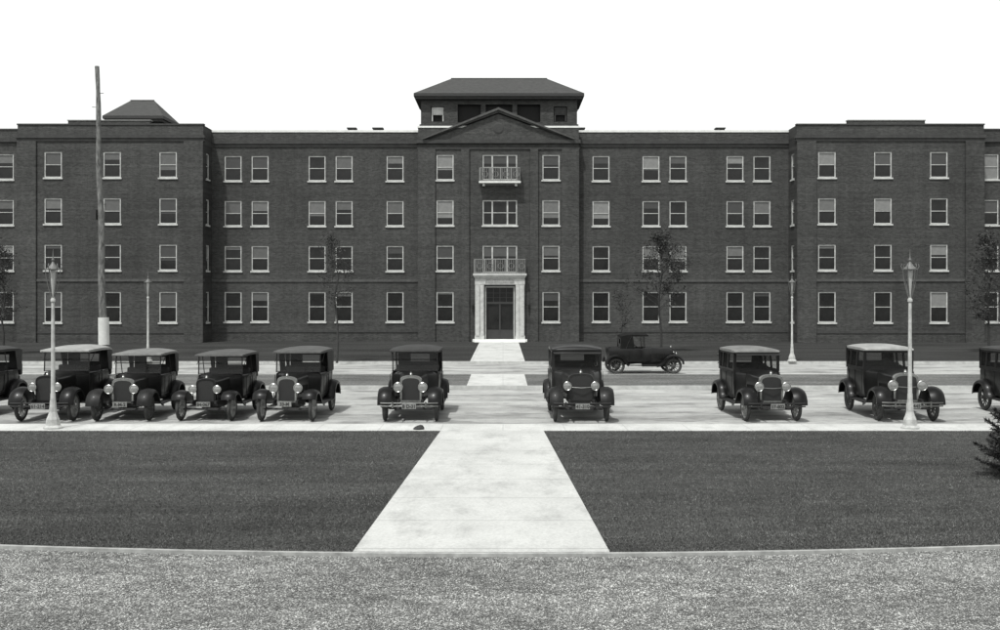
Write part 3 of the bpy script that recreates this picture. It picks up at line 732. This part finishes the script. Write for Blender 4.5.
    if bumper:
        m = MB()
        for z in (.44,.52): m.tube([(-.78,-.52,z),(-.6,-.56,z),(0,-.58,z),(.6,-.56,z),(.78,-.52,z)], .02, 6)
        for sx in (-1,1): m.tube([(sx*.33,-.3,.52),(sx*.33,-.56,.48)], .02, 6); m.box(sx*.45-.02,sx*.45+.02,-.59,-.55,.40,.56)
        A(m, 'bumper', M_chr if bumper == 2 else M_under, smooth=True)
    if plate:
        a = -.60 if bumper else -.30; z = .42 if not bumper else .38
        pl = A(MB().box(-.19,.19,a,a+.008,z,z+.14), 'licence_plate', M_plated if dark_plate else M_plate)
        fc = bpy.data.curves.new('plate_number','FONT'); fc.body = plate; fc.size = .125; fc.align_x = 'CENTER'; fc.extrude = .002; fc.offset = .004
        to = bpy.data.objects.new('tmp', fc); COL.objects.link(to); dg = bpy.context.evaluated_depsgraph_get(); dg.update()
        me = bpy.data.meshes.new_from_object(to.evaluated_get(dg)); bpy.data.objects.remove(to)
        me.materials.clear(); me.materials.append(M_plate if dark_plate else M_plated)
        n_ = mkobj('plate_number', me, pl, (0, a-1.27-.004, z+.026)); n_.rotation_euler[0] = math.pi/2
    # body
    if not sed:
        L = 2.95 if kind == 'touring' else 2.9
        hp = [(.575,1.30),(.605,1.5),(.62,1.9),(.62,2.3),(.60,2.65),(.52,L-.06),(.36,L+.03),(.15,L+.07)]
        full = [(-x,a) for x,a in hp] + [(x,a) for x,a in reversed(hp)]
        secs = []
        for z, k in ((.50,.93),(.62,.98),(.85,1.01),(1.05,1.02),(1.17,1.0),(1.19,.97),(1.17,.93),(.75,.92),(.62,.9)):
            secs.append([(x*k, 1.3+(a-1.3)*(1+(k-1)*.6), z) for x,a in full])
        bd = AB(MB().loft(secs, cap=True), 'body', body, smooth=True)
        if kind == 'roadster':
            AB(MB().loft([[(-.57,2.3,1.16),(.57,2.3,1.16),(.57,2.3,1.2),(.3,2.3,1.24),(-.3,2.3,1.24),(-.57,2.3,1.2)], [(-.52,2.7,1.12),(.52,2.7,1.12),(.52,2.7,1.14),(.3,2.7,1.17),(-.3,2.7,1.17),(-.52,2.7,1.14)], [(-.4,2.95,.9),(.4,2.95,.9),(.4,2.95,.95),(.3,2.95,.98),(-.3,2.95,.98),(-.4,2.95,.95)]]), 'rear_deck', body, bd, smooth=True)
        for sx in (-1,1):
            for a0,a1 in (((1.42,1.85),(2.05,2.5)) if kind == 'touring' else ((1.42,1.95),)):
                m = MB()
                m.tube([(sx*.632,a0,.62),(sx*.637,a0,1.12),(sx*.637,a1,1.12),(sx*.632,a1,.62),(sx*.632,a0,.62)], .007, 4)
                AB(m, 'door', body, bd)
        for s0 in ((1.75,2.65) if kind == 'touring' else (1.75,)):
            AB(MB().box(-.52,.52,s0,s0+.42,.75,.98).box(-.54,.54,s0+.38,s0+.52,.985,1.34), 'seat', M_seat, bevel=.04)
        # windshield
        za, zb = rt+.02, 1.80
        m = MB(); s_ = .56
        m.tube([(-s_,1.26,za),(-s_,1.30,zb)],.016,6); m.tube([(s_,1.26,za),(s_,1.30,zb)],.016,6)
        for z in (za+.02,(za+zb)/2+.03,zb): m.tube([(-s_,1.26+.04*(z-za)/(zb-za),z),(s_,1.26+.04*(z-za)/(zb-za),z)],.012,6)
        ws = AB(m, 'windshield', body)
        AB(MB().quad((-s_,1.265,za+.02),(s_,1.265,za+.02),(s_,1.30,zb),(-s_,1.30,zb)), 'windshield_glass', M_cglass, ws, recalc=False)
        tr = 3.0 if kind == 'touring' else 2.35
        secs = [roofsec(1.10,.60,1.755,1.79,1.80), roofsec(1.13,.62,1.745,1.80,1.85), roofsec(1.5,.63,1.745,1.81,1.885), roofsec(2.1 if kind=='touring' else 1.9,.63,1.75,1.82,1.90), roofsec(tr-.25,.62,1.74,1.80,1.885), roofsec(tr,.60,1.70,1.74,1.80)]
        top_ = AB(MB().loft(secs), 'roof', top, smooth=True, ang=60)
        m = MB()
        m.wall(lambda u,d,z: (u, tr-.02-d+ (1.75-z)*-.04, z), -.58,.58,1.17,1.74,[(-.25,.25,1.38,1.6)],.01)
        if kind == 'touring':
            for sx in (-1,1):
                m.quad((sx*.60,tr-.02,1.16),(sx*.60,tr-.02,1.75),(sx*.62,tr-.5,1.76),(sx*.61,tr-.32,1.16))
        AB(m, 'rear_curtain', M_top, top_, recalc=False)
        for sx in (-1,1):
            a2 = 2.05 if kind=='touring' else 2.1
            AB(MB().tube([(sx*.63,a2,1.15),(sx*.63,a2-.1,1.45),(sx*.63,1.85,1.76)],.013,6), 'roof_bow', M_under, top_)
            AB(MB().tube([(sx*.61,1.3,1.5),(sx*.62,1.6,1.76)],.01,5), 'roof_strut', M_under, top_)
            if curtains: AB(MB().quad((sx*.63,1.95,1.17),(sx*.63,1.95,1.76),(sx*.63,2.5,1.76),(sx*.63,2.6,1.17)), 'side_curtain', M_top, top_, recalc=False)
            if kind == 'roadster': AB(MB().quad((sx*.63,1.72,1.17),(sx*.63,1.80,1.76),(sx*.62,2.32,1.74),(sx*.62,2.36,1.17)), 'side_curtain', M_celluloid, top_, recalc=False)
    else:
        hp = [(.59,1.30),(.61,1.6),(.62,2.1),(.61,2.7),(.57,2.93),(.45,2.99),(.2,3.0)]
        full = [(-x,a) for x,a in hp] + [(x,a) for x,a in reversed(hp)]
        secs = [[(x*k, 1.3+(a-1.3)*(1+(k-1)*.4), z) for x,a in full] for z,k in ((.48,.95),(.60,.99),(.9,1.02),(1.15,1.02),(1.24,.99))]
        bd = AB(MB().loft(secs), 'body', body, smooth=True)
        zt = 1.80
        for sx in (-1,1):
            ops = [(1.42,1.93,1.29,1.70),(2.03,2.50,1.29,1.70)] if kind=='sedan' else [(1.42,2.08,1.29,1.70)]
            if kind == 'sedan': ops.append((2.58,2.84,1.29,1.70))
            m = MB().wall(lambda u,d,z: (sx*(.605-d-.06*(z-1.2)), u, z), 1.31,2.95,1.235,zt,ops,.035)
            AB(m, 'cabin_side', body, bd, recalc=False)
            for a0,a1,z0,z1 in ops:
                AB(MB().quad(*[(sx*(.582-.06*(z-1.2)),a,z) for a,z in ((a0,z0),(a1,z0),(a1,z1),(a0,z1))]), 'window', M_cglass, bd, recalc=False)
            for a0,a1 in ((1.38,1.97),(1.99,2.54)):
                AB(MB().tube([(sx*.628,a0,.62),(sx*.634,a0,1.2),(sx*.634,a1,1.2),(sx*.628,a1,.62)],.006,4), 'door', body, bd)
        AB(MB().wall(lambda u,d,z:(u,1.305+d,z),-.60,.60,1.235,zt,[(-.53,.53,1.31,1.70)],.035), 'windshield', body, bd, recalc=False)
        AB(MB().quad((-.53,1.325,1.31),(.53,1.325,1.31),(.53,1.325,1.70),(-.53,1.325,1.70)), 'windshield_glass', M_cglass, bd, recalc=False)
        AB(MB().wall(lambda u,d,z:(u,2.95-d,z),-.60,.60,1.2,zt,[(-.3,.3,1.4,1.65)],.03), 'rear_wall', body, bd, recalc=False)
        for s0 in (1.85,2.45): AB(MB().box(-.5,.5,s0,s0+.35,.8,1.0).box(-.52,.52,s0+.3,s0+.42,1.003,1.4), 'seat', M_seat, bevel=.04)
        secs = [roofsec(1.22,.57,1.765,1.79,1.81), roofsec(1.28,.60,1.76,1.81,1.86), roofsec(1.6,.615,1.76,1.83,1.905), roofsec(2.3,.615,1.76,1.83,1.91), roofsec(2.85,.605,1.76,1.82,1.885), roofsec(3.0,.56,1.76,1.79,1.82)]
        rf = AB(MB().loft(secs), 'roof', top, smooth=True, ang=60)
        if visor: AB(MB().add([(-.58,1.30,1.775),(.58,1.30,1.775),(.56,1.06,1.70),(-.56,1.06,1.70),(-.58,1.30,1.76),(.58,1.30,1.76),(.56,1.06,1.685),(-.56,1.06,1.685)],[(0,1,2,3),(4,7,6,5),(2,3,7,6),(0,3,7,4),(1,2,6,5)]), 'visor', body, rf)
    st = MB().lathe([(.19+.012*math.cos(q),.012*math.sin(q)) for q in [2*math.pi*i/6 for i in range(6)]], 20, lambda x,y,z:(.3+x,1.58+y*.75-z*.6,1.27+y*.6+z*.75), ring=True)
    st.tube([(.3,1.3,1.0),(.3,1.58,1.27)],.014,5); st.tube([(.11,1.58,1.27),(.49,1.58,1.27)],.01,4)
    A(st, 'steering_wheel', M_under, smooth=True)
    return c
FY = 26.85+1.27
def cx_(px, Y=26.85): return (px-VX)*Y/1000
car(-15.05, FY+.1, .0, 'touring', 'dark open touring car cut off at the edge of the row', M_blk, M_top)
car(cx_(46), FY, .03, 'touring', 'dark touring car with pale roof next to the utility pole', M_blk, M_topl, plate='61-214', tall=1.02, bumper=1, light=True, rwk=1.12)
car(cx_(121), FY, .05, 'touring', 'black touring car with pale canvas top', M_blk, M_topm, shell=M_nick, plate='R-M-2', tall=.96, hr=.12, rwk=1.08, fmat=M_fend2)
car(cx_(206), FY+.1, -.01, 'touring', 'low black touring car with dark canvas top', M_blk, M_topd, plate='84-067', tall=.945, light=True, fp=FP2)
car(cx_(289), FY-.05, -.03, 'touring', 'black touring car with bright radiator and grey top', M_blk, M_topd, shell=M_nick, plate='33-M', light=True, hr=.12, curtains=True, fp=FP2)
car(cx_(411), FY, .0, 'touring', 'black touring car with bright radiator shell and bumper', M_blk, M_top, shell=M_nick, plate='B D-31', hr=.125, tall=1.02, bumper=2, bw=1.16, rwk=1.1)
car(cx_(580), FY-.1, .01, 'sedan', 'tall dark sedan with sun visor beside the path', M_blk3, M_blk2, shell=M_blk3, plate='41-310', tall=1.03, bumper=1, bw=1.2, rwk=1.08, fmat=M_fend2)
car(cx_(769), FY, .04, 'sedan', 'black sedan with grey roof and nickel radiator', M_blk, M_topm, shell=M_nick, plate='57-802', bumper=1, hr=.12, bw=1.12, light=True)
car(cx_(908), FY+.05, -.04, 'sedan', 'large black sedan with pale roof and big headlights', M_blk, M_topl, shell=M_nick, plate='12-445', bumper=2, hr=.13, tall=1.03, width=1.02, visor=False)
car(14.85, FY, 0, 'sedan', 'dark sedan cut off at the end of the row', M_blk, M_top)
car((643-VX)*.0434, 43.5, math.pi/2, 'roadster', 'low black soft-top roadster parked sideways before the building', M_blk, M_celluloid, name='parked_roadster', tall=.92, bw=1.05, ln=.96)

# ------------------------------------------------------------ light & camera
w = bpy.data.worlds.new('World'); scene.world = w; w.use_nodes = True; nt = w.node_tree
bg = nt.nodes['Background']; sk = nt.nodes.new('ShaderNodeTexSky'); sk.sky_type = 'NISHITA'; sk.sun_disc = False
tosun = Vector((-.26, -.50, 1.12)).normalized()
sk.sun_elevation = math.asin(tosun.z); sk.sun_rotation = math.atan2(tosun.x, tosun.y)
sk.dust_density = 4.0
hs = nt.nodes.new('ShaderNodeHueSaturation'); hs.inputs['Saturation'].default_value = 0.02
nt.links.new(sk.outputs['Color'], hs.inputs['Color'])
# bright haze low over the horizon, fading towards the zenith
tc = nt.nodes.new('ShaderNodeTexCoord'); sp = nt.nodes.new('ShaderNodeSeparateXYZ'); nt.links.new(tc.outputs['Generated'], sp.inputs[0])
cr = nt.nodes.new('ShaderNodeValToRGB'); cr.color_ramp.elements[0].position = .30; cr.color_ramp.elements[0].color = (1,1,1,1)
cr.color_ramp.elements[1].position = .7; cr.color_ramp.elements[1].color = (.08,.08,.08,1)
nt.links.new(sp.outputs['Z'], cr.inputs['Fac'])
mh = nt.nodes.new('ShaderNodeMix'); mh.data_type = 'RGBA'; mh.blend_type = 'ADD'; mh.inputs[0].default_value = 1.0
sc = nt.nodes.new('ShaderNodeMix'); sc.data_type = 'RGBA'; sc.blend_type = 'MULTIPLY'; sc.inputs[0].default_value = 1.0
sc.inputs[7].default_value = (5.1, 5.2, 5.05, 1)
nt.links.new(cr.outputs['Color'], sc.inputs[6])
nt.links.new(hs.outputs['Color'], mh.inputs[6]); nt.links.new(sc.outputs[2], mh.inputs[7])
nt.links.new(mh.outputs[2], bg.inputs['Color'])
bg.inputs['Strength'].default_value = 0.12
sl = bpy.data.lights.new('sun', 'SUN'); sl.energy = 3.2; sl.angle = math.radians(1.8); sl.color = (1, .998, .98)
so = bpy.data.objects.new('sun', sl); COL.objects.link(so); so.rotation_euler = (-tosun).to_track_quat('-Z', 'Y').to_euler(); so.location = (-30,-20,40)
cd = bpy.data.cameras.new('camera'); cd.sensor_width = 36; cd.sensor_fit = 'HORIZONTAL'; cd.clip_end = 6000
zf, zx, zy = ZOOM
cd.lens = 36*zf; cd.shift_x = zf*(zx-503)/1000; cd.shift_y = zf*(295-zy)/1000
co = bpy.data.objects.new('camera', cd); COL.objects.link(co); co.location = (0, 0, CAMH); co.rotation_euler = (math.pi/2, 0, 0)
scene.camera = co
scene.view_settings.view_transform = 'Standard'; scene.view_settings.look = 'None'; scene.view_settings.exposure = 0
